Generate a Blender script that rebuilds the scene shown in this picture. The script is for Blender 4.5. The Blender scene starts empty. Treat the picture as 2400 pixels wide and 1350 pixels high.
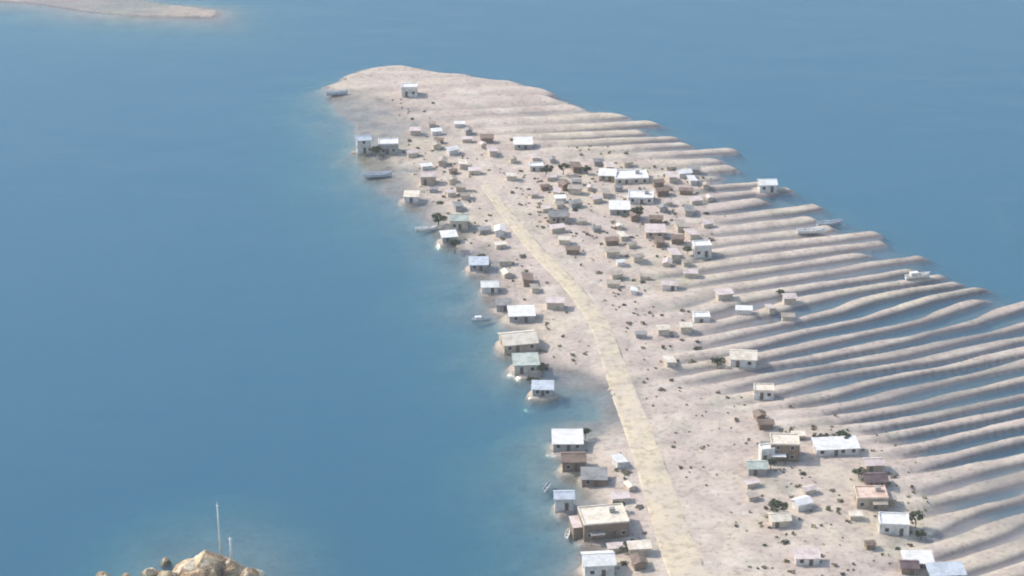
import bpy, bmesh, math, random
import numpy as np
from mathutils import Vector, Matrix, noise as mnoise

sc = bpy.context.scene
C = sc.collection
R = math.radians

# ------------------------------------------------------------------ camera
S, VS = 120.0, 36.0          # metres per layout unit, along the ground and upwards
CAM_H = 2.4 * S
PITCH = R(24.5)            # look-down angle
VFOV = R(15.0)
W, H = 2400.0, 1350.0
F = (H / 2) / math.tan(VFOV / 2)      # focal length in photo pixels
cam = bpy.data.cameras.new('camera')
cam.sensor_fit = 'HORIZONTAL'
cam.angle = 2 * math.atan((W / 2) / F)
cam.clip_start = 1.0
cam.clip_end = 80000
cam_ob = bpy.data.objects.new('camera', cam)
C.objects.link(cam_ob)
cam_ob.location = (0, 0, CAM_H)
cam_ob.rotation_euler = (math.pi / 2 - PITCH, 0, 0)
sc.camera = cam_ob

# ------------------------------------------------------------------ sky, sun, exposure
SUN_EL, SUN_AZ = R(42), R(-68)         # azimuth from +Y, negative = to the left
wd = bpy.data.worlds.new('World'); sc.world = wd; wd.use_nodes = True
nt = wd.node_tree
bg = nt.nodes['Background']
sky = nt.nodes.new('ShaderNodeTexSky')
sky.sky_type = 'NISHITA'; sky.sun_disc = False
sky.sun_elevation = SUN_EL; sky.sun_rotation = SUN_AZ
sky.air_density = 1.4; sky.dust_density = 2.0; sky.ozone_density = 1.5
nt.links.new(sky.outputs[0], bg.inputs[0])
bg.inputs[1].default_value = 0.15
sun = bpy.data.lights.new('sun', 'SUN'); sun.energy = 2.7; sun.angle = R(0.6); sun.color = (1.0, 0.93, 0.83)
sun_ob = bpy.data.objects.new('sun', sun); C.objects.link(sun_ob)
sdir = Vector((math.sin(SUN_AZ) * math.cos(SUN_EL), math.cos(SUN_AZ) * math.cos(SUN_EL), math.sin(SUN_EL)))
sun_ob.rotation_euler = sdir.to_track_quat('Z', 'Y').to_euler()
sun_ob.location = sdir * 2000
sc.view_settings.view_transform = 'Standard'
sc.view_settings.look = 'None'
sc.view_settings.exposure = 0.42
sc.view_settings.gamma = 1.0
sc.render.engine = 'CYCLES'
sc.cycles.use_denoising = True
sc.cycles.volume_bounces = 4
sc.cycles.max_bounces = 8
sc.cycles.transparent_max_bounces = 8
sc.cycles.filter_width = 1.9

# ------------------------------------------------------------------ photo pixel -> point on the ground
def ground(px, py, z=0.0):
    a = (px - W / 2) / F
    b = (H / 2 - py) / F
    dy = math.cos(PITCH) + b * math.sin(PITCH)
    dz = -math.sin(PITCH) + b * math.cos(PITCH)
    t = (z - CAM_H) / dz
    return (a * t, dy * t)
def px_per_m(px, py):
    x, y = ground(px, py)
    d = y * math.cos(PITCH) + CAM_H * math.sin(PITCH)
    return F / d
def depress(py):
    return PITCH + math.atan((py - H / 2) / F)

# ------------------------------------------------------------------ numpy noise and distances
def vnoise(x, y, seed=0):
    xi = np.floor(x).astype(np.int64); yi = np.floor(y).astype(np.int64)
    xf = x - xi; yf = y - yi
    u = xf * xf * xf * (xf * (xf * 6 - 15) + 10); v = yf * yf * yf * (yf * (yf * 6 - 15) + 10)
    def h(i, j):
        n = (i * 374761393 + j * 668265263 + seed * 1442695041) & 0xffffffff
        n = ((n ^ (n >> 13)) * 1274126177) & 0xffffffff
        n = (n ^ (n >> 16)) & 0xffff
        return n / 32767.5 - 1.0
    return (h(xi, yi) * (1 - u) + h(xi + 1, yi) * u) * (1 - v) + (h(xi, yi + 1) * (1 - u) + h(xi + 1, yi + 1) * u) * v
def fbm(x, y, seed=0, oct=4, gain=0.5):
    s = 0; a = 1; t = 0
    for k in range(oct):
        s = s + a * vnoise(x * 2 ** k + 17.3 * k, y * 2 ** k - 9.1 * k, seed + k); t += a; a *= gain
    return s / t
def poly_dist(x, y, pts, closed=False):
    d2 = np.full(x.shape, 1e9)
    n = len(pts)
    for i in range(n if closed else n - 1):
        ax, ay = pts[i]; bx, by = pts[(i + 1) % n]
        ex, ey = bx - ax, by - ay
        L = ex * ex + ey * ey + 1e-12
        t = np.clip(((x - ax) * ex + (y - ay) * ey) / L, 0, 1)
        d2 = np.minimum(d2, (x - ax - t * ex) ** 2 + (y - ay - t * ey) ** 2)
    return np.sqrt(d2)
def inside(x, y, pts):
    r = np.zeros(x.shape, bool)
    n = len(pts); j = n - 1
    for i in range(n):
        xi, yi = pts[i]; xj, yj = pts[j]
        c = ((yi > y) != (yj > y)) & (x < (xj - xi) * (y - yi) / (yj - yi + 1e-12) + xi)
        r ^= c; j = i
    return r
def sstep(a, b, x):
    t = np.clip((x - a) / (b - a), 0, 1)
    return t * t * (3 - 2 * t)

def gl(px, py):
    x, y = ground(px, py); return (x / S, y / S)
# the spit's outline, in layout units
LEFT_PX = [(768, 205), (785, 255), (832, 290), (838, 345), (862, 400), (905, 440), (955, 478), (1000, 512), (1040, 560),
           (1100, 605), (1128, 650), (1140, 700), (1175, 745), (1215, 790), (1235, 850), (1290, 888), (1370, 900),
           (1440, 918), (1436, 985), (1355, 1010), (1322, 1045), (1330, 1100), (1372, 1140), (1362, 1185), (1352, 1235), (1380, 1275), (1368, 1350)]
RIGHT_PX = [(768, 205), (850, 172), (940, 160), (1050, 180), (1180, 196), (1290, 232), (1390, 266), (1500, 296), (1580, 335),
            (1690, 382), (1740, 440), (1850, 480), (1960, 525), (2060, 585), (2160, 640), (2190, 680), (2300, 705), (2420, 735), (2560, 745)]
LEFT = [gl(*p) for p in LEFT_PX] + [(0.28, 3.2), (0.05, 2.4), (-0.6, 1.2), (-3.0, 0.0), (-12, -2.0), (-60, -5), (-300, -12)]
RIGHT = [gl(*p) for p in RIGHT_PX] + [(3.2, 5.4), (5.5, 5.6), (14, 4.6), (60, 3), (300, 0)]
SPIT = LEFT[::-1] + RIGHT[1:] + [(300, -320), (-300, -320)]
# the rippled flank (right of this line)
RIP_PX = [(740, 140), (770, 225), (960, 255), (1130, 310), (1240, 360), (1460, 375), (1600, 415), (1650, 520), (1520, 600), (1430, 690),
          (1560, 760), (1510, 850), (1450, 905), (1700, 965), (1900, 1000), (2060, 1060), (2100, 1180), (2060, 1290), (2100, 1400)]
RIP = [gl(*p) for p in RIP_PX] + [(1.1, 3.0), (1.4, 2.0), (20, 2.0), (20, 9.5), (-0.2, 9.5)]
# distant bar at the far left
BAR_PX = [(-500, 30), (0, 2), (100, 12), (215, 30), (330, 38), (500, 42), (510, 26), (395, 12), (300, -4), (100, -60), (-500, -120)]
BAR = [gl(*p) for p in BAR_PX]
ROAD_PX = [(1135, 440), (1180, 500), (1240, 575), (1345, 690), (1405, 775), (1445, 880), (1490, 1000), (1530, 1120), (1572, 1250), (1615, 1370), (1690, 1560)]
ROAD = [ground(*p) for p in ROAD_PX]
HUMP = gl(2358, 480)
BASIN = gl(2260, 850)
BASIN2 = gl(2420, 1160)
ROCK = gl(480, 1345)

def height0(x, y):
    ins = inside(x, y, SPIT)
    wob = 0.050 * fbm(x * 8, y * 8, 3, 4)
    dl = poly_dist(x, y, LEFT); dr = poly_dist(x, y, RIGHT)
    d = np.minimum(dl, dr)
    local = sstep(60, 15, np.hypot(x, y - 6))
    sl = 1 - np.exp(-np.maximum(dl + wob, 0) / 0.16)
    sr = 1 - np.exp(-np.maximum(dr + wob, 0) / 1.25)
    beach = 0.05 * np.maximum(2.5 - y, 0) ** 1.1
    tip = sstep(0.1, 1.5, np.hypot(x - LEFT[0][0], y - LEFT[0][1]))
    zi = 0.100 * sl * (0.15 + 0.85 * sr) * (0.45 + 0.55 * tip) + np.minimum(beach, 0.9) * sstep(0, 3, d)
    lf = dl < dr
    zo = np.where(lf, -0.42 * (1 - np.exp(-(np.maximum(d + 1.5 * wob, 0) / 0.58) ** 1.25)) - 0.012 * sstep(0, 0.05, d), -0.030 * sstep(0.0, 0.05, d) - 0.42 * (1 - np.exp(-(d / 0.45) ** 1.3))) - 0.5 * (1 - np.exp(-d / 9))
    z = np.where(ins, zi, zo) + 0.0
    bx, by = x - BASIN[0], y - BASIN[1]
    z = z - 0.022 * np.exp(-((bx / 0.60) ** 2 + (by / 0.30) ** 2)) * ins
    # sand ridges with low wet gaps between: they fan out slightly
    c = y.copy()
    for k in range(4):
        s = np.tan(np.radians(np.clip(4 + (7.0 - c) * 10.0, 2, 25)))
        c = y - s * (x - 0.6)
    lam = 0.076
    warp = 0.050 * fbm(x * 0.5 + 3, y * 3.4, 11, 2) + 0.009 * fbm(x * 4, y * 9, 21, 3)
    ph = 2 * math.pi * (c + warp) / lam
    prof = 0.5 * np.tanh(2.4 * (np.sin(ph + 0.25 * np.sin(ph)) + 0.15 + 0.85 * fbm(x * 1.1 + 9, y * 8, 33, 3)))
    rid = np.floor((ph + math.pi / 2) / (2 * math.pi))
    hsh = np.mod(np.sin(rid * 12.9898 + 4.1) * 43758.5453, 1.0) - 0.5           # each strip has its own length
    drs = np.where(ins, dr, -dr) + 0.02 + 0.16 * hsh * tip + 0.02 * vnoise(x * 12, y * 12, 36)
    E = sstep(-0.05, 0.02, drs)
    inr = inside(x, y, RIP)
    dm = poly_dist(x, y, RIP, True)
    m = np.where(inr, sstep(-0.10, 0.16, dm), sstep(0.10, 0.0, dm) * 0.32)
    flank = np.where(ins, 1.0, (~lf) * sstep(0.20, 0.10, d))
    mr = m * flank * sstep(11, 9, np.abs(x))
    inner = sstep(0.30, 1.05, dr) * ins * (1 - 0.72 * sstep(0.55, 1.0, x))
    amp = 0.033 * np.clip(0.90 + 0.7 * fbm(x * 1.8, y * 5.0, 31, 3), 0.4, 1.4) * (1 - 0.40 * inner)
    g = np.clip(1.15 * np.exp(-((bx / 0.72) ** 2 + (by / 0.42) ** 2)) + 0.45 * np.exp(-(dr / 0.10) ** 2) * tip + 0.75 * np.exp(-(((x - BASIN2[0]) / 0.35) ** 2 + ((y - BASIN2[1]) / 0.45) ** 2)) + 0.30 * fbm(x * 2.2, y * 5, 43, 2), 0, 1)
    amp = amp * (0.40 + 0.60 * tip) * (0.8 + 0.5 * np.mod(hsh * 7.31, 1.0))
    rz = 0.004 + 0.014 * (1 - g) + 0.016 * (1 - tip) + 0.012 * inner + amp * np.where(prof > 0, prof, prof * (0.95 + 1.7 * g)) + 0.010 * fbm(x * 4.5, y * 8, 35, 4)
    rz = rz * E + (1 - E) * np.minimum(z, -0.035)
    z = z * (1 - mr) + rz * mr
    # lumps, dimples and grain of the dry sand
    near = sstep(14, 8, np.hypot(x, y - 6))
    lump = 0.0065 * fbm(x * 9, y * 9, 41, 3) + 0.0042 * fbm(x * 26, y * 26, 51, 2)
    pit = np.maximum(vnoise(x * 30, y * 30, 61) - 0.45, 0) * -0.012
    z = z + near * np.where(ins, 1, np.exp(-d / 0.2)) * (lump * (1 - 0.55 * m) + pit * (1 - m))
    # the far bar, and the shoal by the right
    db = poly_dist(x, y, BAR, True); ib = inside(x, y, BAR)
    zb = np.where(ib, 0.010 + 0.024 * (1 - np.exp(-db / 0.4)), -0.9 * (1 - np.exp(-(db / 1.1) ** 1.3))) + 0.020 * fbm(x * 2.2, y * 8, 91, 4)
    z = np.maximum(z, zb)
    rx, ry = x - ROCK[0], y - ROCK[1]
    z = np.maximum(z, -0.05 - 0.55 * sstep(0.10, 0.75, np.hypot(rx, ry * 0.8) + 0.05 * fbm(x * 4, y * 4, 95, 2)) - 2 * sstep(0.7, 1.2, np.hypot(rx, ry)))
    hx, hy = x - HUMP[0], y - HUMP[1]
    hump = np.exp(-((hx / 0.05) ** 2 + (hy / 0.26) ** 2)) * (0.8 + 0.3 * fbm(x * 12, y * 6, 97, 3))
    z = z + hump * np.maximum(0, -0.022 - z) * 0.9
    return z
PADS = []          # made ground under houses at the water's edge: x, y, radius, level
def height(x, y, pads=True):
    z = VS * height0(x / S, y / S)
    for (a, b, r, lv) in (PADS if pads else ()):
        q = sstep(r * 1.45, r * 0.85, np.hypot(x - a, y - b) + 1.3 * vnoise(x * 0.25, y * 0.25, 77))
        z = z * (1 - q) + np.maximum(z, lv) * q
    return z
def h1(x, y):
    return float(height(np.array([x]), np.array([y]))[0])

# ------------------------------------------------------------------ node helpers
def mat(name):
    m = bpy.data.materials.new(name); m.use_nodes = True
    t = m.node_tree
    b = t.nodes['Principled BSDF']
    return m, t, b
def N(t, kind, **kw):
    n = t.nodes.new(kind)
    for k, v in kw.items(): setattr(n, k, v)
    return n
def noise_node(t, vec, scale, detail=4, rough=0.55):
    n = N(t, 'ShaderNodeTexNoise'); n.inputs['Scale'].default_value = scale
    n.inputs['Detail'].default_value = detail; n.inputs['Roughness'].default_value = rough
    t.links.new(vec, n.inputs['Vector']); return n.outputs['Fac']
def ramp(t, fac, stops):
    r = N(t, 'ShaderNodeValToRGB'); e = r.color_ramp.elements
    while len(e) < len(stops): e.new(0.5)
    for k, (p, c) in enumerate(stops):
        e[k].position = p; e[k].color = (*c, 1) if len(c) == 3 else c
    t.links.new(fac, r.inputs[0]); return r.outputs[0]
def mixc(t, fac, a, b, mode='MIX'):
    n = N(t, 'ShaderNodeMix', data_type='RGBA', blend_type=mode)
    for s, v in ((0, fac), (6, a), (7, b)):
        if hasattr(v, 'is_linked'): t.links.new(v, n.inputs[s])
        else: n.inputs[s].default_value = v if s == 0 else ((*v, 1) if len(v) == 3 else v)
    return n.outputs[2]
def maprange(t, v, a, b, c, d):
    n = N(t, 'ShaderNodeMapRange'); n.interpolation_type = 'SMOOTHSTEP'
    for i, k in enumerate((a, b, c, d)): n.inputs[1 + i].default_value = k
    t.links.new(v, n.inputs[0]); return n.outputs[0]
def math_node(t, op, a, b):
    n = N(t, 'ShaderNodeMath', operation=op)
    for s, v in ((0, a), (1, b)):
        if hasattr(v, 'is_linked'): t.links.new(v, n.inputs[s])
        else: n.inputs[s].default_value = v
    return n.outputs[0]
def bump(t, h, strength, dist, nrm=None):
    n = N(t, 'ShaderNodeBump'); n.inputs['Strength'].default_value = strength; n.inputs['Distance'].default_value = dist
    t.links.new(h, n.inputs['Height'])
    if nrm: t.links.new(nrm, n.inputs['Normal'])
    return n.outputs[0]


# sand: pinkish grey to cream, wet (darker, shinier) close to the waterline
def sand_material():
    m, t, b = mat('sand')
    g = N(t, 'ShaderNodeNewGeometry'); P = g.outputs['Position']
    big = noise_node(t, P, 0.018, 3)
    mid = noise_node(t, P, 0.12, 5, 0.6)
    fine = noise_node(t, P, 0.7, 4, 0.6)
    col = ramp(t, big, [(0.36, (0.515, 0.425, 0.37)), (0.50, (0.535, 0.45, 0.38)), (0.64, (0.555, 0.48, 0.37))])
    col = mixc(t, maprange(t, mid, 0.42, 0.62, 0.0, 0.75), col, (0.41, 0.335, 0.295))
    pale = noise_node(t, P, 0.09, 5, 0.65)
    col = mixc(t, maprange(t, pale, 0.52, 0.68, 0.0, 0.65), col, (0.62, 0.55, 0.47))
    damp = noise_node(t, P, 0.05, 5, 0.62)
    col = mixc(t, maprange(t, damp, 0.54, 0.66, 0.0, 0.7), col, mixc(t, 1.0, col, (0.70, 0.78, 0.74), 'MULTIPLY'))
    sp = ramp(t, fine, [(0.32, (0.60, 0.58, 0.56)), (0.47, (1, 1, 1)), (0.58, (1, 1, 1)), (0.72, (1.2, 1.2, 1.18))])
    col = mixc(t, 0.8, col, sp, 'MULTIPLY')
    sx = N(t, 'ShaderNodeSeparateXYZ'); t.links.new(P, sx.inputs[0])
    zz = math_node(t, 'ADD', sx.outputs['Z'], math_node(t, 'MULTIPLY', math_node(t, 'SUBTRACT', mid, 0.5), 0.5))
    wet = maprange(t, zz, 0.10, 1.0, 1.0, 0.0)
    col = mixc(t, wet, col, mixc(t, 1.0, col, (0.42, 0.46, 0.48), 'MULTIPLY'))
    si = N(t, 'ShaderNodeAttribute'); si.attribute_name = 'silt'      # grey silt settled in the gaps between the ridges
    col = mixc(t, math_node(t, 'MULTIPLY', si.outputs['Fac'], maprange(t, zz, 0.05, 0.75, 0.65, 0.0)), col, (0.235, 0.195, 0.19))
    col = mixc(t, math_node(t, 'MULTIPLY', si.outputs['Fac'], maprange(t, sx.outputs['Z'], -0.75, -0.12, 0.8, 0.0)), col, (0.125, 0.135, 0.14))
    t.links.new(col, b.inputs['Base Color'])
    t.links.new(maprange(t, wet, 0.0, 1.0, 0.93, 0.25), b.inputs['Roughness'])
    t.links.new(bump(t, fine, 0.5, 0.25), b.inputs['Normal'])
    return m
SAND = sand_material()

def water_material():
    m, t, b = mat('water')
    t.nodes.remove(b)
    out = t.nodes['Material Output']
    g = N(t, 'ShaderNodeNewGeometry')
    mp = N(t, 'ShaderNodeMapping'); mp.inputs['Scale'].default_value = (1.0, 1.7, 1.0); mp.inputs['Rotation'].default_value = (0, 0, 0.15)
    t.links.new(g.outputs['Position'], mp.inputs[0])
    n1 = noise_node(t, mp.outputs[0], 0.035, 4)
    n2 = noise_node(t, mp.outputs[0], 0.30, 4, 0.6)
    nb = bump(t, n2, 0.30, 0.40, bump(t, n1, 0.30, 1.6))
    fr = N(t, 'ShaderNodeFresnel'); fr.inputs[0].default_value = 1.33
    io = N(t, 'ShaderNodeMapRange'); t.links.new(g.outputs['Backfacing'], io.inputs[0])   # the light passes unbent, so both sides share one index
    io.inputs[3].default_value = 1.33; io.inputs[4].default_value = 1 / 1.33
    t.links.new(io.outputs[0], fr.inputs[0])
    t.links.new(nb, fr.inputs[1])
    gl_ = N(t, 'ShaderNodeBsdfGlossy'); gl_.inputs['Roughness'].default_value = 0.10
    t.links.new(nb, gl_.inputs['Normal'])
    tr = N(t, 'ShaderNodeBsdfTransparent')
    mx = N(t, 'ShaderNodeMixShader')
    t.links.new(fr.outputs[0], mx.inputs[0]); t.links.new(tr.outputs[0], mx.inputs[1]); t.links.new(gl_.outputs[0], mx.inputs[2])
    t.links.new(mx.outputs[0], out.inputs['Surface'])
    ab = N(t, 'ShaderNodeVolumeAbsorption'); ab.inputs[0].default_value = (0.0, 0.55, 0.66, 1); ab.inputs[1].default_value = 5.6 / VS
    vs = N(t, 'ShaderNodeVolumeScatter'); vs.inputs[0].default_value = (0.38, 0.67, 0.98, 1); vs.inputs[1].default_value = 2.95 / VS
    ad = N(t, 'ShaderNodeAddShader')
    t.links.new(ab.outputs[0], ad.inputs[0]); t.links.new(vs.outputs[0], ad.inputs[1])
    t.links.new(ad.outputs[0], out.inputs['Volume'])
    return m
WATER = water_material()

MC = {}
def surf(name, base, alt=None, scale=0.9, rough=0.8, streak=0.45, bumpd=0.05):
    """weathered surface: two tones in patches plus dirt streaks; base colours only"""
    if name in MC: return MC[name]
    m, t, b = mat(name)
    g = N(t, 'ShaderNodeNewGeometry'); inf = N(t, 'ShaderNodeObjectInfo')
    off = N(t, 'ShaderNodeVectorMath', operation='ADD')
    sc3 = N(t, 'ShaderNodeVectorMath', operation='SCALE'); sc3.inputs['Scale'].default_value = 50
    t.links.new(inf.outputs['Random'], sc3.inputs[0])
    t.links.new(g.outputs['Position'], off.inputs[0]); t.links.new(sc3.outputs[0], off.inputs[1])
    a = noise_node(t, off.outputs[0], scale, 5, 0.62); f = noise_node(t, off.outputs[0], scale * 5, 4, 0.6)
    alt = alt or tuple(c * 0.72 for c in base)
    col = mixc(t, maprange(t, a, 0.40, 0.66, 0, 1), base, alt)
    col = mixc(t, streak, col, ramp(t, f, [(0.30, (0.55, 0.53, 0.50)), (0.52, (1, 1, 1))]), 'MULTIPLY')
    t.links.new(col, b.inputs['Base Color']); b.inputs['Roughness'].default_value = rough
    t.links.new(bump(t, f, 0.4, bumpd), b.inputs['Normal'])
    MC[name] = m
    return m
ROOFS = {'white': ((0.80, 0.79, 0.77), (0.66, 0.64, 0.61)), 'cream': ((0.78, 0.71, 0.60), (0.62, 0.53, 0.42)), 'peach': ((0.74, 0.57, 0.47), (0.58, 0.40, 0.31)),
         'blue-grey': ((0.54, 0.59, 0.65), (0.40, 0.44, 0.49)), 'grey-green': ((0.50, 0.55, 0.49), (0.34, 0.38, 0.33)), 'pink': ((0.68, 0.58, 0.55), (0.52, 0.42, 0.39)),
         'grey': ((0.30, 0.295, 0.29), (0.20, 0.195, 0.19)), 'brown': ((0.25, 0.18, 0.14), (0.16, 0.115, 0.09)), 'purple-brown': ((0.17, 0.115, 0.12), (0.10, 0.07, 0.075)), 'tan': ((0.44, 0.38, 0.32), (0.33, 0.28, 0.23))}
WALLS = {'white': (0.70, 0.68, 0.65), 'cream': (0.60, 0.53, 0.43), 'tan': (0.48, 0.40, 0.31), 'brown': (0.27, 0.20, 0.145), 'grey': (0.40, 0.39, 0.375)}
def roof_m(k): return surf('roof_' + k.replace('-', '_'), *ROOFS[k], scale=0.5, rough=0.7)
def wall_m(k): return surf('wall_' + k, WALLS[k], None, 0.6, 0.85)
GLASS = surf('window_glass', (0.05, 0.06, 0.07), (0.03, 0.035, 0.04), 0.5, 0.12, 0.1, 0.001)
WOOD = surf('weathered_wood', (0.26, 0.22, 0.18), (0.17, 0.14, 0.11), 1.2)
DOOR = surf('door_paint', (0.16, 0.13, 0.11), (0.11, 0.09, 0.08), 1.2)

def tag(o, label=None, cat=None, group=None, kind=None):
    for k, v in (('label', label), ('category', cat), ('group', group), ('kind', kind)):
        if v: o[k] = v
    return o
def link_mesh(name, me, material, loc=(0, 0, 0), parent=None):
    o = bpy.data.objects.new(name, me); C.objects.link(o)
    if material and not me.materials: me.materials.append(material)
    o.location = loc
    if parent: o.parent = parent
    return o
def empty(name, loc, rz=0.0):
    o = bpy.data.objects.new(name, None); C.objects.link(o); o.location = loc; o.rotation_euler = (0, 0, rz)
    o.empty_display_size = 1.0
    return o
def boxes(name, bs, material, parent=None, loc=(0, 0, 0)):
    bm = bmesh.new()
    for (x0, x1, y0, y1, z0, z1) in bs:
        bmesh.ops.create_cube(bm, size=1.0, matrix=Matrix.Translation(((x0 + x1) / 2, (y0 + y1) / 2, (z0 + z1) / 2)) @ Matrix.Diagonal((x1 - x0, y1 - y0, z1 - z0, 1)))
    me = bpy.data.meshes.new(name); bm.to_mesh(me); bm.free()
    return link_mesh(name, me, material, loc, parent)
def poly_mesh(name, V, Fs, material, parent=None, smooth=False):
    me = bpy.data.meshes.new(name); me.from_pydata(V, [], Fs)
    bm = bmesh.new(); bm.from_mesh(me); bmesh.ops.recalc_face_normals(bm, faces=bm.faces)
    for f in bm.faces: f.smooth = smooth
    bm.to_mesh(me); bm.free(); me.update()
    return link_mesh(name, me, material, (0, 0, 0), parent)
def copy_tree(o, parent=None):
    c = o.copy(); C.objects.link(c); c.parent = parent
    for ch in list(o.children): copy_tree(ch, c)
    return c

# ------------------------------------------------------------------ a house: walls, roof, door, windows
def build_house(w, d, hw, roof, wall, style, seed, parts=True, name='house'):
    """w along local x, d deep (front faces -y), hw the wall height"""
    r_ = random.Random(seed); root = empty(name, (0, 0, 0))
    wm, rm = wall_m(wall), roof_m(roof)
    x, y = w / 2, d / 2
    if style == 'gable':
        rise = 0.20 * d
        poly_mesh('wall', [(-x, -y, -1.2), (x, -y, -1.2), (x, y, -1.2), (-x, y, -1.2), (-x, -y, hw), (x, -y, hw), (x, y, hw), (-x, y, hw), (-x, 0, hw + rise), (x, 0, hw + rise)],
                  [(0, 1, 5, 4), (2, 3, 7, 6), (1, 2, 6, 9, 5), (3, 0, 4, 8, 7), (4, 5, 9, 8), (6, 7, 8, 9), (0, 3, 2, 1)], wm, root)
        e, o_, t_ = 0.45, 0.40, 0.18
        k = rise / y
        V = []
        for sx in (-x - o_, x + o_):
            V += [(sx, -y - e, hw - e * k + 0.03), (sx, 0, hw + rise + 0.03), (sx, y + e, hw - e * k + 0.03), (sx, -y - e, hw - e * k + 0.03 + t_), (sx, 0, hw + rise + 0.03 + t_), (sx, y + e, hw - e * k + 0.03 + t_)]
        ro = poly_mesh('roof', V, [(0, 1, 4, 3), (1, 2, 5, 4), (6, 9, 10, 7), (7, 10, 11, 8), (3, 4, 10, 9), (4, 5, 11, 10), (0, 6, 7, 1), (1, 7, 8, 2), (0, 3, 9, 6), (2, 8, 11, 5)], rm, root)
        if parts: boxes('ridge_cap', [(-x - o_ - .02, x + o_ + .02, -0.16, 0.16, hw + rise + 0.15, hw + rise + 0.29)], rm, ro)
    elif style == 'shed':
        rise = 0.12 * d
        poly_mesh('wall', [(-x, -y, -1.2), (x, -y, -1.2), (x, y, -1.2), (-x, y, -1.2), (-x, -y, hw), (x, -y, hw), (x, y, hw + rise), (-x, y, hw + rise)],
                  [(0, 1, 5, 4), (2, 3, 7, 6), (1, 2, 6, 5), (3, 0, 4, 7), (4, 5, 6, 7), (0, 3, 2, 1)], wm, root)
        o_, k = 0.4, rise / d
        V = [(sx, sy, hw + (sy + y) * k + 0.03 + tz) for tz in (0, 0.16) for sx, sy in ((-x - o_, -y - o_), (x + o_, -y - o_), (x + o_, y + o_), (-x - o_, y + o_))]
        poly_mesh('roof', V, [(0, 3, 2, 1), (4, 5, 6, 7), (0, 1, 5, 4), (1, 2, 6, 5), (2, 3, 7, 6), (3, 0, 4, 7)], rm, root)
    else:                                     # flat roof behind a low parapet
        boxes('wall', [(-x, x, -y, y, -1.2, hw)], wm, root)
        ro = boxes('roof', [(-x + .24, x - .24, -y + .24, y - .24, hw + 0.004, hw + 0.12)], rm, root)
        boxes('parapet', [(-x - .05, x + .05, -y - .05, -y + .22, hw + .002, hw + .42), (-x - .05, x + .05, y - .22, y + .05, hw + .002, hw + .42),
                          (-x - .05, -x + .22, -y + .222, y - .222, hw + .002, hw + .42), (x - .22, x + .05, -y + .222, y - .222, hw + .002, hw + .42)], rm, root)
        if parts and w > 8: boxes('water_tank', [(x * .3, x * .3 + 1.4, y * .1, y * .1 + 1.2, hw + .122, hw + 1.3)], wall_m('grey'), ro)
    if parts and w > 7.5 and hw > 2.8:
        px0 = r_.choice((-1, 1)) * w * .22
        po = boxes('porch', [(px0 - 1.9, px0 + 1.9, -y - 2.0, -y - .08, 2.36, 2.50)], roof_m(r_.choice(('tan', 'grey', 'white'))), root)
        for sx in (-1.75, 1.75): boxes('porch_post', [(px0 + sx - .08, px0 + sx + .08, -y - 1.9, -y - 1.74, -1.0, 2.357)], WOOD, po)
        lx = r_.choice((-1, 1)); l0, l1 = sorted((lx * (x + .03), lx * (x + 2.3)))
        ln = boxes('lean_to', [(l0, l1, -y * .5, y * .7, -1.2, hw * .62)], wm, root)
        boxes('lean_to_roof', [(l0 - (.2 if lx < 0 else 0), l1 + (.2 if lx > 0 else 0), -y * .5 - .25, y * .7 + .25, hw * .62 + .004, hw * .62 + .14)], roof_m(r_.choice(('tan', 'grey', 'pink'))), ln)
    if parts:
        dx = r_.uniform(-0.25, 0.25) * w
        boxes('door', [(dx - .5, dx + .5, -y - .06, -y + .02, -0.1, min(2.1, hw - .3))], DOOR, root)
        n = max(1, int(w / 2.6))
        rows = 2 if hw > 4.8 else 1
        for rr in range(rows):
            for k in range(n):
                wx = -x + (k + .5) * w / n
                if rr == 0 and abs(wx - dx) < 1.2: continue
                z0 = 1.0 + rr * 2.7
                if z0 + 1.0 > hw - .2: z0 = hw - 1.25
                wf = boxes('window', [(wx - .6, wx + .6, -y - .05, -y + .02, z0 - .1, z0 + 1.1)], wall_m('white'), root)
                boxes('pane', [(wx - .5, wx + .5, -y - .07, -y - .052, z0, z0 + 1.0)], GLASS, wf)
        for sx in (-1, 1):
            if d > 4: boxes('window', [(sx * (x + .02) - .04, sx * (x + .02) + .04, -.55, .55, 1.0, min(2.1, hw - .3))], GLASS, root)
    return root

def dims(px, py, w, h):
    s = px_per_m(px, py); th = depress(py)
    W_ = w / s; T = h / s
    d = min(0.78 * W_, 0.60 * T / math.sin(th)); d = max(d, 2.6)
    hh = (T - d * math.sin(th)) / math.cos(th)
    return W_, d, min(max(hh, 2.3), 6.0)

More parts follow.
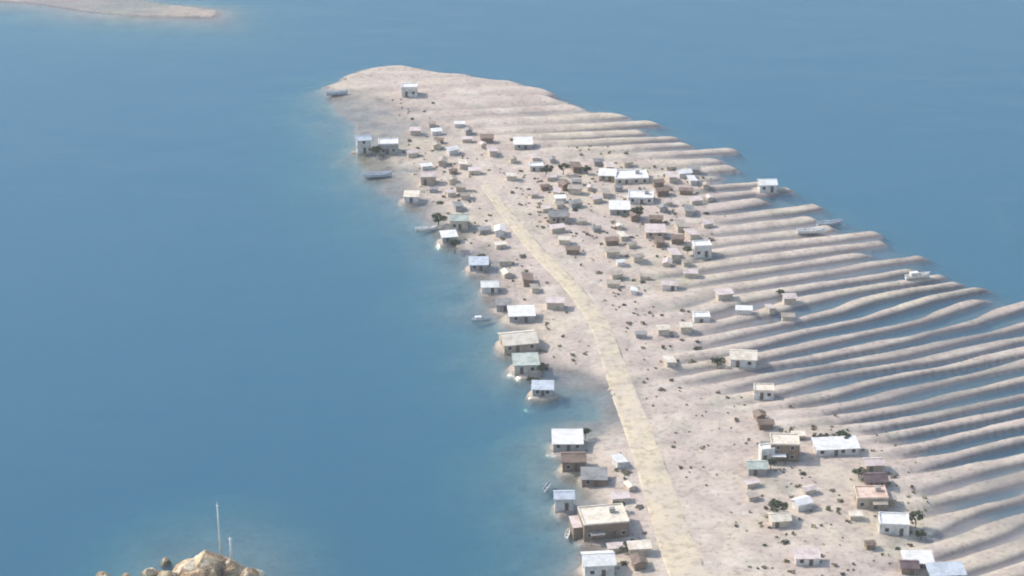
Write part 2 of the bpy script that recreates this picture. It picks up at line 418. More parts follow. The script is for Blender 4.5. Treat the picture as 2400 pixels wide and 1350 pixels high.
HOUSES = [
 # px, py, w, h, roof, walls, style, label
 (960, 212, 36, 32, 'white', 'white', 'flat', 'white block house standing alone near the spit tip'),
 (852, 338, 34, 40, 'blue-grey', 'white', 'gable', 'narrow tall house with blue-grey roof at the shore below the spit tip'),
 (910, 342, 46, 38, 'white', 'grey', 'flat', 'pale flat-roofed house second from the shore below the spit tip'),
 (1076, 520, 44, 36, 'grey-green', 'cream', 'gable', 'grey-green roofed house on the shore beside a dark tree'),
 (1122, 620, 44, 28, 'blue-grey', 'grey', 'shed', 'lavender-grey shed on the shore beyond the white boathouse'),
 (1222, 738, 62, 30, 'white', 'grey', 'shed', 'long low white-roofed boathouse by the shore, up from the cream house'),
 (1214, 800, 84, 48, 'cream', 'tan', 'gable', 'cream-roofed house with tan walls jutting into the water'),
 (1232, 854, 60, 42, 'grey-green', 'cream', 'shed', 'pale greenish roofed house beside the mouth of the inlet'),
 (1330, 1034, 72, 44, 'white', 'grey', 'shed', 'white-roofed boathouse on its own landing below the inlet'),
 (1344, 1082, 56, 46, 'brown', 'brown', 'gable', 'reddish brown house in front of the white boathouse below the inlet'),
 (1392, 1120, 60, 36, 'grey', 'brown', 'shed', 'low grey-roofed shed between the brown house and the large cream house'),
 (1322, 1172, 46, 46, 'blue-grey', 'white', 'gable', 'pale blue-roofed cottage at the water edge near the large cream house'),
 (1414, 1222, 106, 80, 'cream', 'brown', 'flat', 'large cream-topped house with brown walls on the shore'),
 (1402, 1322, 74, 60, 'white', 'white', 'gable', 'bluish white gabled house on the shore next to the large cream house'),
 (1478, 416, 78, 34, 'white', 'cream', 'flat', 'bright cream flat-roofed house amid the huts'),
 (1502, 464, 58, 34, 'white', 'white', 'flat', 'whitish house just in front of the bright cream flat-roofed house'),
 (1452, 493, 48, 24, 'white', 'grey', 'shed', 'low white shed beside dark scrub amid the huts'),
 (1424, 414, 40, 24, 'white', 'tan', 'shed', 'thin white-roofed shed beside the bright cream flat-roofed house'),
 (1226, 338, 44, 22, 'white', 'grey', 'shed', 'low white shed on the open sand toward the spit tip'),
 (1257, 391, 32, 24, 'white', 'white', 'flat', 'small white block house beside dark grey scrub'),
 (1535, 548, 46, 24, 'pink', 'tan', 'shed', 'pale pink-roofed shed near the tall white tower house'),
 (1645, 584, 40, 40, 'white', 'white', 'flat', 'tall white tower house where the sand ridges begin'),
 (1570, 668, 36, 26, 'pink', 'white', 'gable', 'pinkish-white cottage where the sand ridges begin, apart from others'),
 (1644, 743, 38, 26, 'white', 'white', 'flat', 'small white block house alone on a sand ridge'),
 (1742, 840, 62, 42, 'cream', 'white', 'gable', 'cream gabled house between the sand ridges beside a dark tree'),
 (1790, 918, 46, 38, 'cream', 'white', 'flat', 'creamy white block house at the end of a dark gap between ridges'),
 (1838, 1058, 66, 66, 'cream', 'brown', 'flat', 'tall house with pale roof and olive-brown walls'),
 (1796, 1072, 32, 44, 'white', 'white', 'flat', 'narrow white tower beside the tall brown-walled house'),
 (1774, 1106, 46, 34, 'grey-green', 'grey', 'gable', 'grey-green roofed cottage at the foot of the narrow white tower'),
 (1958, 1058, 106, 36, 'white', 'white', 'shed', 'long low white shed, longest roof on the spit'),
 (2046, 1098, 42, 32, 'pink', 'tan', 'gable', 'pale pink-roofed house behind the dark purple-brown house'),
 (2050, 1134, 52, 38, 'purple-brown', 'brown', 'gable', 'dark purple-brown roofed house between pink and peach roofs'),
 (2040, 1174, 72, 56, 'peach', 'tan', 'flat', 'peach-orange roofed house in front of the dark purple-brown house'),
 (2094, 1234, 68, 54, 'white', 'white', 'flat', 'bright white block house with dark trees beside it'),
 (1826, 1230, 46, 32, 'cream', 'cream', 'gable', 'cream cottage standing alone on smooth sand under a dark tree'),
 (1890, 1322, 58, 28, 'pink', 'white', 'shed', 'low pinkish white shed on smooth sand apart from other houses'),
 (2150, 1316, 70, 38, 'white', 'grey', 'shed', 'white shed among the damp sand ridges beside a purple-brown hut'),
 (2216, 1344, 86, 38, 'blue-grey', 'white', 'shed', 'bluish white long shed in a wet gap between ridges'),
 (2130, 1338, 40, 30, 'purple-brown', 'brown', 'gable', 'purple-brown hut below the white shed among damp ridges'),
 (1308, 512, 46, 32, 'grey', 'tan', 'gable', 'dull grey-roofed house beside the road at mid spit'),
 (1004, 418, 36, 32, 'pink', 'tan', 'gable', 'pinkish roofed house set back from the far shore'),
 (1180, 716, 34, 26, 'grey', 'grey', 'shed', 'small grey shed behind the white-roofed boathouse up the shore'),
 (965, 462, 34, 24, 'cream', 'white', 'shed', 'small cream shed on the far shore between a pink-roofed and a grey-green house'),
 (1052, 556, 36, 22, 'white', 'grey', 'shed', 'small white-roofed shed at the waterline below the dark olive tree'),
 (1148, 672, 40, 26, 'white', 'white', 'gable', 'small white cottage at the shore between two sheds'),
 (1272, 912, 50, 26, 'blue-grey', 'grey', 'shed', 'blue-grey shed at the edge of the inlet'),
 (1798, 436, 42, 30, 'white', 'white', 'gable', 'pale-roofed hut on a small landing off the ridged shore'),
]
placed = []
for k, (px, py, w, h, *_rest) in enumerate(HOUSES):
    W_, D_, H_ = dims(px, py, w, h)
    x, y = ground(px, py, 0.8 + H_ / 2)
    placed.append((x, y, W_, D_, H_))
    PADS.append((x, y, 0.5 * max(W_, D_) + 0.8, 0.75))
IS = ground(500, 1345)
# ------------------------------------------------------------------ ground: one sheet, dense where the camera looks
def axis(a, b, step, lo, hi, grow=1.12):
    core = list(np.arange(a, b + step / 2, step))
    s = step; left = []; v = a
    while v > lo: s *= grow; v -= s; left.append(v)
    s = step; right = []; v = core[-1]
    while v < hi: s *= grow; v += s; right.append(v)
    return np.array(left[::-1] + core + right)
xs = axis(-1.9 * S, 2.1 * S, 0.0075 * S, -20000, 20000)
ys = axis(3.4 * S, 8.4 * S, 0.0085 * S, -20000, 20000)
X, Y = np.meshgrid(xs, ys)
Z = height(X.ravel(), Y.ravel())
nx, ny = len(xs), len(ys)
co = np.column_stack([X.ravel(), Y.ravel(), Z]).astype(np.float32)
idx = np.arange(nx * ny).reshape(ny, nx)
quads = np.stack([idx[:-1, :-1], idx[:-1, 1:], idx[1:, 1:], idx[1:, :-1]], -1).reshape(-1, 4)
me = bpy.data.meshes.new('sand_ground')
me.vertices.add(len(co)); me.vertices.foreach_set('co', co.ravel())
me.loops.add(quads.size); me.loops.foreach_set('vertex_index', quads.ravel().astype(np.int32))
me.polygons.add(len(quads)); me.polygons.foreach_set('loop_start', np.arange(0, quads.size, 4, dtype=np.int32))
me.polygons.foreach_set('use_smooth', np.ones(len(quads), bool))
U, Vv = X.ravel() / S, Y.ravel() / S
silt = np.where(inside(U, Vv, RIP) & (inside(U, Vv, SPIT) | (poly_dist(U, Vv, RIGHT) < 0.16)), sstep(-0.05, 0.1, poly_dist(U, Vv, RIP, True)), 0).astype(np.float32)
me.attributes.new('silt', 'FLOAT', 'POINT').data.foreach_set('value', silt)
me.update(); me.validate()
tag(link_mesh('sand_ground', me, SAND), kind='structure')

# water: a closed body from the surface to below the bed
bm = bmesh.new()
bmesh.ops.create_cube(bm, size=1.0, matrix=Matrix.Translation((0, 0, -30)) @ Matrix.Diagonal((40000, 40000, 60, 1)))
me = bpy.data.meshes.new('water'); bm.to_mesh(me); bm.free()
tag(link_mesh('water', me, WATER), kind='structure')

# ------------------------------------------------------------------ the dirt road along the spit, its two worn wheel tracks lower than the verge
def catmull(P, n):
    out = []
    for i in range(len(P) - 1):
        p0, p1, p2, p3 = P[max(i - 1, 0)], P[i], P[i + 1], P[min(i + 2, len(P) - 1)]
        for k in range(n):
            t = k / n
            out.append(tuple(0.5 * (2 * b + (c - a) * t + (2 * a - 5 * b + 4 * c - d) * t * t + (3 * b - a - 3 * c + d) * t ** 3) for a, b, c, d in zip(p0, p1, p2, p3)))
    out.append(P[-1]); return out
RP = np.array(catmull(ROAD, 26))
tg = np.gradient(RP, axis=0); tg /= np.linalg.norm(tg, axis=1)[:, None]; nm = np.column_stack([tg[:, 1], -tg[:, 0]])
lat = [-3.0, -2.3, -1.8, -1.2, -0.6, 0, 0.6, 1.2, 1.8, 2.3, 3.0]
prof = [-0.45, -0.04, 0.09, 0.03, 0.08, 0.11, 0.08, 0.03, 0.09, -0.04, -0.45]
ragged = np.array([[2.8 * vnoise(np.array([i * 0.45]), np.array([7.0 * (j > 5)]), 5)[0] * (abs(lat[j]) > 2.5) for j in range(len(lat))] for i in range(len(RP))])
V = []
cz = height(RP[:, 0], RP[:, 1])
for j in range(len(lat)):
    q = RP + nm * (lat[j] * np.linspace(0.8, 2.4, len(RP)) + np.sign(lat[j]) * ragged[:, j])[:, None]
    V.append(np.column_stack([q, height(q[:, 0], q[:, 1]) + prof[j]]))
V = np.stack(V, 1).reshape(-1, 3)
nl = len(lat)
Fr = [(i * nl + j, i * nl + j + 1, (i + 1) * nl + j + 1, (i + 1) * nl + j) for i in range(len(RP) - 1) for j in range(nl - 1)]
ROADM = surf('dirt_road', (0.60, 0.51, 0.37), (0.54, 0.46, 0.375), 0.10, 0.95, 0.7, 0.08)
tag(poly_mesh('dirt_road', [tuple(v) for v in V], Fr, ROADM, None, True), kind='structure')

# ------------------------------------------------------------------ houses
for (px, py, w, h, roof, wall, style, lab), (x, y, W_, D_, H_) in zip(HOUSES, placed):
    o = build_house(W_ * (0.93 if style != 'flat' else 1), D_, H_ - (0.5 if style == 'flat' else 0.2), roof, wall, style, int(px + 3 * py))
    o.location = (x, y, max(h1(x, y), 0.7)); o.rotation_euler.z = random.Random(int(px)).uniform(-0.16, 0.16) + 0.05
    tag(o, lab, 'house' if 'shed' not in lab else 'shed')

# ------------------------------------------------------------------ trees: trunk, limbs and a crown of small leaf faces
LEAF = surf('leaves', (0.075, 0.095, 0.045), (0.045, 0.06, 0.03), 1.5, 0.7, 0.3)
SCRUB = surf('dry_scrub', (0.28, 0.25, 0.18), (0.20, 0.18, 0.13), 1.5, 0.85, 0.3)
BARK = surf('bark', (0.14, 0.11, 0.085), None, 2.0)
def tube_into(bm, pts, r0, r1, seg=6):
    rings = []
    for i, p in enumerate(pts):
        r = r0 + (r1 - r0) * i / (len(pts) - 1)
        a = Vector(pts[max(i - 1, 0)]); b = Vector(pts[min(i + 1, len(pts) - 1)])
        q = (b - a).to_track_quat('Z', 'Y')
        rings.append([bm.verts.new(Vector(p) + q @ Vector((r * math.cos(2 * math.pi * k / seg), r * math.sin(2 * math.pi * k / seg), 0))) for k in range(seg)])
    for i in range(len(rings) - 1):
        for k in range(seg): bm.faces.new((rings[i][k], rings[i][(k + 1) % seg], rings[i + 1][(k + 1) % seg], rings[i + 1][k]))
    bm.faces.new(rings[0][::-1]); bm.faces.new(rings[-1])
def done(bm, name, material, parent=None, smooth=False):
    for f in bm.faces: f.smooth = smooth
    me = bpy.data.meshes.new(name); bm.to_mesh(me); bm.free()
    return link_mesh(name, me, material, (0, 0, 0), parent)
def build_tree(seed, hgt=4.2, rad=2.0):
    r_ = random.Random(seed); root = empty('tree', (0, 0, 0))
    bm = bmesh.new(); tips = []
    tube_into(bm, [(0, 0, -0.6), (r_.uniform(-.1, .1), r_.uniform(-.1, .1), hgt * .25), (r_.uniform(-.25, .25), r_.uniform(-.2, .2), hgt * .5)], 0.20, 0.12)
    for k in range(6):
        a = k * 1.05 + r_.uniform(-.3, .3); l = rad * r_.uniform(.5, .85)
        tp = (l * math.cos(a), l * math.sin(a), hgt * r_.uniform(.55, .85)); tips.append(tp)
        tube_into(bm, [(0, 0, hgt * r_.uniform(.3, .48)), (tp[0] * .5, tp[1] * .5, hgt * .55), tp], 0.09, 0.03, 5)
    done(bm, 'trunk', BARK, root, True)
    bm = bmesh.new(); tips.append((0, 0, hgt * .85))
    for tp in tips:
        R_ = rad * r_.uniform(.38, .55)
        for k in range(85):
            d = Vector((r_.gauss(0, 1), r_.gauss(0, 1), r_.gauss(0, 1))).normalized() * R_ * r_.random() ** 0.4
            c = Vector(tp) + Vector((d.x, d.y, d.z * .75)); s = r_.uniform(.12, .26)
            n = (d + Vector((r_.gauss(0, .6), r_.gauss(0, .6), r_.gauss(0, .6)))).normalized(); q = n.to_track_quat('Z', 'Y')
            bm.faces.new([bm.verts.new(c + q @ Vector(v)) for v in ((-s, -s * .5, 0), (s, -s * .6, 0), (s * .7, s * .6, 0), (-s * .6, s * .7, 0))])
    done(bm, 'crown', LEAF, root)
    return root
TREES = [(880, 352, 28, 'dark tree squeezed between two pale houses below the spit tip'), (1028, 510, 36, 'dark olive tree at the waterline beside the grey-green house'),
         (1066, 572, 28, 'small olive tree on the shore above the lavender-grey shed'), (1128, 598, 26, 'small dark tree behind the lavender-grey shed on the shore'),
         (1272, 862, 30, 'dark tree pressed against the pale greenish house by the inlet'), (1248, 888, 30, 'low olive tree at the mouth of the inlet'),
         (1372, 1014, 26, 'dark tree at the end of the white boathouse below the inlet'), (1494, 498, 34, 'dark olive tree at the end of the low white shed amid the huts'),
         (1612, 590, 22, 'small dark tree beside the tall white tower house'), (1682, 844, 32, 'dark olive tree beside the cream gabled house between ridges'),
         (1806, 1098, 26, 'small dark tree between the grey-green cottage and the tall brown-walled house'), (1930, 1036, 36, 'dark olive tree behind the long low white shed'),
         (1976, 1034, 34, 'darker tree behind the far end of the long low white shed'), (2012, 1118, 30, 'dark tree next to the purple-brown roofed house'),
         (2146, 1224, 38, 'dark tree right at the side of the bright white block house'), (2160, 1250, 30, 'smaller dark tree near the bright white block house'),
         (1822, 1204, 44, 'dark olive tree behind the cream cottage on smooth sand'), (1280, 402, 30, 'grey-green tree beside the small white block house'),
         (1320, 400, 26, 'grey-green tree among dark grey scrub on open sand'), (1376, 398, 26, 'last tree of the scrub line toward the bright cream house'),
         (1450, 1190, 28, 'tree behind the large cream-topped house on the shore'), (1470, 1285, 30, 'tree between the large cream house and the road')]
protos = [build_tree(i, h_, r_) for i, (h_, r_) in enumerate(((4.2, 2.0), (3.6, 2.2), (5.0, 2.0), (3.2, 1.8)))]
for i, (px, py, w, lab) in enumerate(TREES):
    o = protos[i] if i < len(protos) else copy_tree(protos[i % len(protos)])
    k = max(w / px_per_m(px, py) / 4.0, 0.75)
    x, y = ground(px, py, 0.8 + 2 * k)
    z = h1(x, y)
    o.location = (x, y, max(z, 0.15)); o.scale = (k, k, k * 0.9); o.rotation_euler = (0, 0, i * 1.7)
    tag(o, lab, 'tree', 'trees on the spit')

# ------------------------------------------------------------------ small huts and small shrubs, one object each
MARKS = [(960, 212, 'the white house near the tip'), (880, 350, 'the narrow tall shore house'), (1076, 520, 'the grey-green shore house'),
         (1222, 738, 'the long white boathouse'), (1214, 800, 'the cream house jutting into water'), (1226, 338, 'the low white shed toward the tip'),
         (1150, 462, 'the far road bend'), (1308, 512, 'the dull grey roadside house'), (1482, 418, 'the bright cream flat-roofed house'),
         (1452, 493, 'the low white shed amid huts'), (1535, 548, 'the pale pink-roofed shed'), (1645, 586, 'the tall white tower house'),
         (1570, 668, 'the pinkish-white cottage'), (1345, 690, 'the road at mid spit'), (1450, 890, 'the head of the inlet'),
         (1742, 840, 'the cream house between ridges'), (1414, 1222, 'the large cream-topped house'), (1838, 1058, 'the tall brown-walled house'),
         (1958, 1058, 'the long low white shed'), (2040, 1174, 'the peach-roofed house'), (2094, 1234, 'the bright white block house'),
         (1826, 1230, 'the lone cream cottage'), (1890, 1322, 'the low pinkish white shed'), (1600, 1150, 'the lower road'), (1257, 391, 'the small white block house')]
MARKS = [(*ground(a, b), n) for a, b, n in MARKS]
def mark(x, y): return min(MARKS, key=lambda q: math.hypot(q[0] - x, q[1] - y))[2]
rnd = random.Random(11)
HUTK = [('tan', 'cream'), ('grey', 'grey'), ('pink', 'cream'), ('white', 'white'), ('cream', 'cream'), ('brown', 'brown')]
hut_protos = {}
for k, (rf, wl) in enumerate(HUTK):
    hut_protos[rf] = [build_house(3.6, 3.0, 2.2, rf, wl, 'gable', 70 + k, False, 'hut'), build_house(4.4, 2.8, 2.1, rf, wl, 'shed', 80 + k, False, 'hut')]
used = set()
def build_shrub(seed):
    r_ = random.Random(seed); bm = bmesh.new()
    for k in range(150):
        d = Vector((r_.gauss(0, 1), r_.gauss(0, 1), abs(r_.gauss(0, 1)))).normalized() * r_.random() ** .4
        l = 1 + .35 * math.sin(3 * math.atan2(d.y, d.x) + seed)
        c = Vector((d.x * l, d.y, d.z * .75)); s = r_.uniform(.10, .22)
        q = (d + Vector((r_.gauss(0, .6), r_.gauss(0, .6), r_.gauss(0, .6)))).normalized().to_track_quat('Z', 'Y')
        bm.faces.new([bm.verts.new(c + q @ Vector(v)) for v in ((-s, -s * .6, 0), (s, -s * .5, 0), (s * .6, s * .7, 0), (-s * .7, s * .5, 0))])
    me = bpy.data.meshes.new('shrub'); bm.to_mesh(me); bm.free(); return me
shrubs = []
for i in range(5):
    me = build_shrub(i); me.materials.append(SCRUB if i % 2 else LEAF); shrubs.append(me)
occupied = [(a, b, 0.5 * max(c, d) + 2.0) for a, b, c, d, _ in placed]
def free(x, y, r): return all(math.hypot(x - a, y - b) > r + q for a, b, q in occupied)
ROADA = [tuple(p) for p in RP[::6]]
ZONES = [([(1240, 375), (1660, 400), (1680, 560), (1600, 700), (1440, 700), (1290, 560)], 62, 8),
         ([(930, 270), (1240, 330), (1330, 620), (1280, 760), (1160, 640), (1000, 480)], 34, 5),
         ([(1260, 700), (1620, 760), (1520, 1000), (1560, 1180), (1470, 1340), (1470, 900)], 6, 3),
         ([(1700, 960), (2060, 1060), (2130, 1340), (1700, 1340)], 9, 6),
         ([(1440, 1090), (1500, 1090), (1530, 1345), (1440, 1345)], 5, 4),
         ([(1640, 640), (1900, 700), (1800, 900), (1600, 860)], 5, 4)]
for zone, nh, ns in ZONES:
    zw = [ground(*p) for p in zone]
    x0, x1 = min(p[0] for p in zw), max(p[0] for p in zw); y0, y1 = min(p[1] for p in zw), max(p[1] for p in zw)
    got = [0, 0]; tries = 0
    while (got[0] < nh or got[1] < ns) and tries < 4000:
        tries += 1
        x, y = rnd.uniform(x0, x1), rnd.uniform(y0, y1)
        if not inside(np.array([x]), np.array([y]), zw)[0]: continue
        hut = got[0] < nh
        r = 2.4 if hut else 1.0
        if not free(x, y, r) or poly_dist(np.array([x]), np.array([y]), ROADA)[0] < 4.5 + r: continue
        z = h1(x, y)
        if z < 0.35: continue
        occupied.append((x, y, r + 0.4))
        mk = mark(x, y)
        if hut:
            got[0] += 1
            rf = rnd.choices([k[0] for k in HUTK], (6, 3, 6, 2, 3, 3))[0]; j = rnd.randrange(2)
            p = hut_protos[rf][j]
            if (rf, j) in used: o = copy_tree(p)
            else: used.add((rf, j)); o = p
            o.location = (x, y, z); o.rotation_euler = (0, 0, rnd.choice((0, 0, 1.57)) + rnd.uniform(-.3, .3) + .15)
            k = rnd.uniform(.6, 1.05); o.scale = (k * rnd.uniform(.9, 1.25), k, k * .95)
            tag(o, f'small {rf}-roofed hut close to {mk}', 'hut', f'small {rf}-roofed huts close to {mk}')
        else:
            got[1] += 1
            i = rnd.randrange(5); o = bpy.data.objects.new('shrub', shrubs[i]); C.objects.link(o)
            k = rnd.uniform(.7, 1.5); o.scale = (k, k, k * rnd.uniform(.7, 1)); o.location = (x, y, z - .05); o.rotation_euler = (0, 0, rnd.uniform(0, 6.28))
            c_ = 'dry brownish' if i % 2 else 'dark green'
            tag(o, f'{c_} shrub on the sand close to {mk}', 'shrub', f'{c_} shrubs close to {mk}')
for rf, ps in hut_protos.items():
    for j, p in enumerate(ps):
        if (rf, j) not in used:
            for ch in list(p.children): bpy.data.objects.remove(ch)
            bpy.data.objects.remove(p)

# ------------------------------------------------------------------ boats
def build_boat(L, hull_k, cabin, seed):
    root = empty('boat', (0, 0, 0)); B = L * 0.27; D = L * 0.13
    st = [(-.5, .70, 0), (-.30, .92, -.02), (0, 1.0, -.03), (.25, .80, .02), (.42, .38, .10), (.5, .02, .16)]
    V = []; Fs = []
    for (t, b, sh) in st:
        x = t * L; hb = b * B / 2; top = D * (1 + sh * 3)
        V += [(x, -hb, top), (x * .97, -hb * .62, 0.0), (x * .95, 0, -D * .45), (x * .97, hb * .62, 0.0), (x, hb, top), (x * .96, -hb * .82, top), (x * .94, -hb * .5, D * .35), (x * .94, hb * .5, D * .35), (x * .96, hb * .82, top)]
    for i in range(len(st) - 1):
        a, b = i * 9, (i + 1) * 9
        for p, q in ((0, 1), (1, 2), (2, 3), (3, 4), (4, 8), (8, 7), (7, 6), (6, 5), (5, 0)): Fs.append((a + p, a + q, b + q, b + p))
    Fs += [tuple(range(0, 5)) + (8, 7, 6, 5), tuple(x + 45 for x in (4, 3, 2, 1, 0, 5, 6, 7, 8))]
    poly_mesh('hull', V, Fs, roof_m(hull_k), root)
    for t in (-.2, .1): boxes('thwart', [(t * L - .14, t * L + .14, -B * .36, B * .36, D * .72, D * .82)], WOOD, root)
    if cabin:
        cb = boxes('cabin', [(-.30 * L, -.02 * L, -B * .30, B * .30, D * .5, D * .5 + L * .15)], wall_m('white'), root)
        boxes('cabin_roof', [(-.33 * L, .01 * L, -B * .34, B * .34, D * .5 + L * .15 + .004, D * .5 + L * .15 + .12)], roof_m('white'), cb)
    return root
BOATS = [(790, 222, 52, 'blue-grey', 0, 10, 'pale blue-grey boat at the very tip of the spit'), (886, 413, 66, 'blue-grey', 0, 4, 'long pale blue boat lying off the far shore'),
         (1000, 536, 54, 'white', 0, 8, 'white boat on the waterline below the dark olive shore tree'), (1128, 748, 46, 'blue-grey', 1, 5, 'lavender-pale boat with cabin beside the long white boathouse'), (1282, 1140, 44, 'blue-grey', 0, 70, 'pale blue boat drawn up near the pale blue-roofed cottage'),
         (1330, 1250, 40, 'white', 0, 80, 'white boat in the shallows beside the large cream-topped house'), (1945, 524, 64, 'blue-grey', 0, 12, 'pale lavender boat at the ridged shore next to a white one'),
         (1900, 548, 66, 'white', 0, 4, 'white boat lying landward of the pale lavender boat'), (2150, 655, 62, 'white', 1, 14, 'white cabin boat at the end of an outer ridge'),
         ]
for px, py, w, hk, cb, rot, lab in BOATS:
    L = w / px_per_m(px, py); o = build_boat(L, hk, cb, px)
    x, y = ground(px, py, 0.5); z = h1(x, y)
    o.location = (x, y, max(z + 0.05 * L, 0.03)); o.rotation_euler = (0, 0, R(rot))
    tag(o, lab, 'boat', 'boats along the shores')

# ------------------------------------------------------------------ the rocky islet and its beacons
def rock_material():
    m, t, b = mat('islet_rock')
    g = N(t, 'ShaderNodeNewGeometry'); P = g.outputs['Position']
    a = noise_node(t, P, 0.16, 6, 0.65); f = noise_node(t, P, 1.1, 5, 0.65); c = noise_node(t, P, 0.35, 4)
    col = ramp(t, a, [(0.38, (0.18, 0.115, 0.07)), (0.50, (0.42, 0.29, 0.17)), (0.62, (0.64, 0.50, 0.32))])
    col = mixc(t, maprange(t, c, 0.54, 0.60, 0, 0.8), col, (0.76, 0.67, 0.52))
    col = mixc(t, 0.75, col, ramp(t, f, [(0.32, (0.40, 0.38, 0.36)), (0.55, (1, 1, 1)), (0.75, (1.12, 1.12, 1.1))]), 'MULTIPLY')
    sx = N(t, 'ShaderNodeSeparateXYZ'); t.links.new(P, sx.inputs[0])
    wet = maprange(t, math_node(t, 'ADD', sx.outputs['Z'], math_node(t, 'MULTIPLY', math_node(t, 'SUBTRACT', a, 0.5), 1.5)), 0.4, 1.4, 1, 0)
    col = mixc(t, wet, col, mixc(t, 1.0, col, (0.38, 0.42, 0.38), 'MULTIPLY'))
    t.links.new(col, b.inputs['Base Color'])
    t.links.new(maprange(t, wet, 0, 1, 0.85, 0.2), b.inputs['Roughness'])
    t.links.new(bump(t, f, 0.7, 0.5), b.inputs['Normal'])
    return m
RM = rock_material()
def crag_mesh(name, sx, sy, z0, z1, seed, sub=5, rough=0.22):
    bm = bmesh.new(); bmesh.ops.create_icosphere(bm, subdivisions=sub, radius=1.0)
    r_ = random.Random(seed); off = Vector((seed * 1.37 % 50, seed * 2.71 % 50, seed * .77 % 50))
    planes = [(Vector((r_.gauss(0, 1), r_.gauss(0, 1), r_.gauss(0, .8))).normalized(), r_.uniform(.6, .92)) for k in range(14)]
    for v in bm.verts:
        p = v.co.normalized()
        q = p * (1 + .30 * mnoise.noise(p * 1.6 + off) + rough * (mnoise.ridged_multi_fractal(p * 2.4 + off, .9, 2.1, 6, 1.0, 2.0) * .5 - .5))
        for n_, d_ in planes:
            e = q.dot(n_) - d_
            if e > 0: q = q - n_ * e * .8
        v.co = q
    mxs = [max(abs(v.co[i]) for v in bm.verts) for i in range(3)]
    for v in bm.verts: v.co = (v.co.x * sx / mxs[0], v.co.y * sy / mxs[1], (z0 + z1) / 2 + v.co.z * (z1 - z0) / 2 / mxs[2])
    for f in bm.faces: f.smooth = False
    me = bpy.data.meshes.new(name); bm.to_mesh(me); bm.free(); return me
def crag(px, py_top, wpx, top, lab, seed, depth=.8, foot=-3.5, sub=4):
    x, y = ground(px, py_top, top); hw = .5 * wpx / px_per_m(px, py_top); y -= hw * depth * .45
    o = link_mesh('rock', crag_mesh('rock', hw, hw * depth, foot, top, seed, sub), RM, (x, y, 0))
    return tag(o, lab, 'rock')
main = crag(498, 1280, 120, 6.6, 'tallest yellowish brown crag of the rocky islet', 14, sub=5)
crag(440, 1300, 90, 5.2, 'cream-coloured crag leaning on the tallest crag of the islet', 21)
crag(548, 1302, 84, 4.8, 'brown crag beside the foot of the short white beacon', 33)
crag(590, 1326, 64, 3.2, 'low brown crag at the outer end of the islet past the beacons', 36)
crag(470, 1322, 110, 4.6, 'broad tan crag in front of the tallest crag of the islet', 39)
crag(400, 1328, 70, 3.4, 'dark tan crag next to the cream-coloured crag', 44)
crag(352, 1326, 48, 2.4, 'small pale outlying rock between the islet and a whitish rock', 41)
crag(388, 1304, 30, 1.4, 'tiny grey rock just behind the islet crags', 47)
crag(298, 1340, 40, 1.3, 'low wet rock between the pale outlying rock and the whitish rock', 49)
crag(240, 1336, 56, 1.9, 'whitish rock awash, farthest out from the islet', 52)
def beacon(px, py_foot, py_top, r, lab):
    x, y = main.location.x, main.location.y
    s = px_per_m(px, py_foot); hgt = (py_foot - py_top) / s / math.cos(depress(py_foot))
    x, y = ground(px, py_foot, 6.0); y += 0.5
    o = empty('beacon', (x, y, 6.0))
    bm = bmesh.new(); tube_into(bm, [(0, 0, -8), (0, 0, hgt * .5), (0, 0, hgt * .86)], r * 1.25, r * .8, 10); done(bm, 'mast', roof_m('white'), o, True)
    bm = bmesh.new(); tube_into(bm, [(0, 0, hgt * .862), (0, 0, hgt * .88)], r * 1.9, r * 1.9, 10); done(bm, 'gallery', roof_m('blue-grey'), o)
    bm = bmesh.new(); tube_into(bm, [(0, 0, hgt * .881), (0, 0, hgt * .95), (0, 0, hgt)], r * 1.0, r * .15, 10); done(bm, 'lantern', roof_m('white'), o)
    tag(o, lab, 'beacon')
beacon(514, 1268, 1180, .20, 'tall slim white beacon rising from behind the islet crags')
beacon(541, 1298, 1262, .26, 'short white beacon beside the tall slim one on the islet')

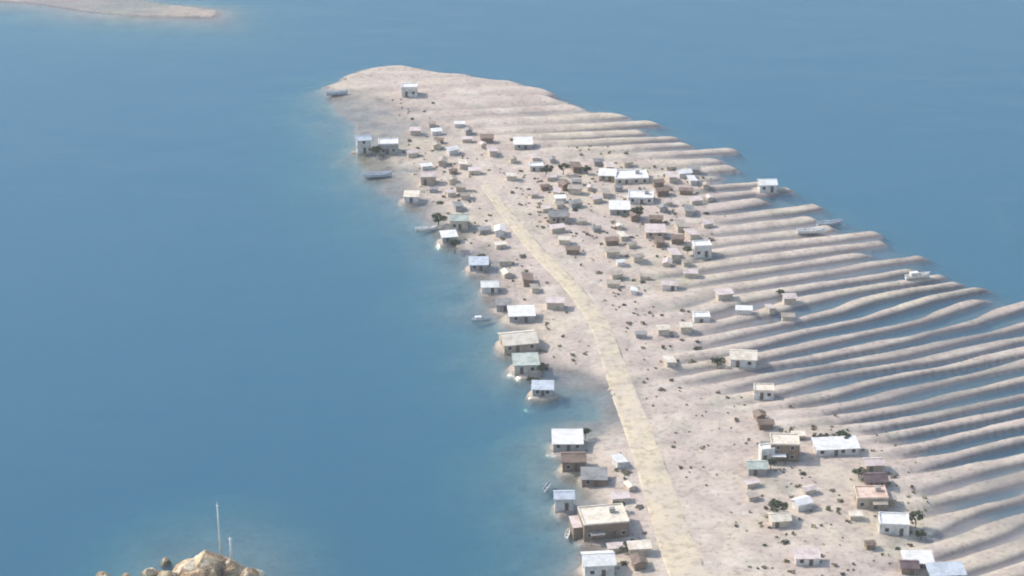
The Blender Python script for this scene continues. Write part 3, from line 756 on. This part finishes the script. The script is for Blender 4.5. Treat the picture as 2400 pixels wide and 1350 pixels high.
# ------------------------------------------------------------------ low dune grass and litter, too much to count
def tufts(name, n, material, label, seed, r0, r1):
    r_ = random.Random(seed)
    px = np.array([r_.uniform(-.75 * S, 1.5 * S) for _ in range(n * 4)]); py = np.array([r_.uniform(3.6 * S, 7.9 * S) for _ in range(n * 4)])
    u, v = px / S, py / S
    keep = inside(u, v, SPIT) & (fbm(u * 3, v * 3, seed + 7, 3) + .6 * fbm(u * 14, v * 14, seed + 8, 2) > .06) & (poly_dist(px, py, ROADA) > 5) & ~(inside(u, v, RIP) & (poly_dist(u, v, RIP, True) > .08))
    px, py = px[keep][:n], py[keep][:n]; pz = height(px, py); V = []; Fs = []
    for x, y, z in zip(px, py, pz):
        if z < .55: continue
        R_ = r0 + (r1 - r0) * r_.random() ** 2
        for k in range(5):
            a = r_.uniform(0, 6.28); ca, sa = math.cos(a) * R_, math.sin(a) * R_; h = R_ * r_.uniform(.5, 1.1); o = len(V)
            ox, oy = r_.uniform(-.5, .5) * R_, r_.uniform(-.5, .5) * R_
            V += [(x + ox - ca * .5, y + oy - sa * .5, z - .05), (x + ox + ca * .5, y + oy + sa * .5, z - .05), (x + ox + ca * .8 - sa * .3, y + oy + sa * .8 + ca * .3, z + h), (x + ox - ca * .6 - sa * .3, y + oy - sa * .6 + ca * .3, z + h * .8)]
            Fs.append((o, o + 1, o + 2, o + 3))
    me = bpy.data.meshes.new(name); me.from_pydata(V, [], Fs); me.update()
    tag(link_mesh(name, me, material), label, 'grass', kind='stuff')
tufts('dune_grass', 1600, surf('dune_grass', (0.34, 0.30, 0.20), (0.24, 0.22, 0.15), .8), 'low dry dune grass strewn over the spit', 1, .35, .9)
tufts('dune_grass', 600, surf('dune_grass_green', (0.27, 0.255, 0.17), (0.20, 0.20, 0.13), .8), 'low greenish dune grass strewn over the spit', 2, .35, .9)

# ------------------------------------------------------------------ the air between the camera and the far shore
bm = bmesh.new()
bmesh.ops.create_cube(bm, size=1.0, matrix=Matrix.Translation((0, 0, 120)) @ Matrix.Diagonal((41000, 41000, 380, 1)))
me = bpy.data.meshes.new('haze'); bm.to_mesh(me); bm.free()
hm = bpy.data.materials.new('haze'); hm.use_nodes = True
ht = hm.node_tree; ht.nodes.remove(ht.nodes['Principled BSDF'])
hv = N(ht, 'ShaderNodeVolumePrincipled'); hv.inputs['Color'].default_value = (0.86, 0.90, 0.98, 1); hv.inputs['Density'].default_value = 0.00008
ht.links.new(hv.outputs[0], ht.nodes['Material Output'].inputs['Volume'])
tag(link_mesh('haze', me, hm), kind='stuff')
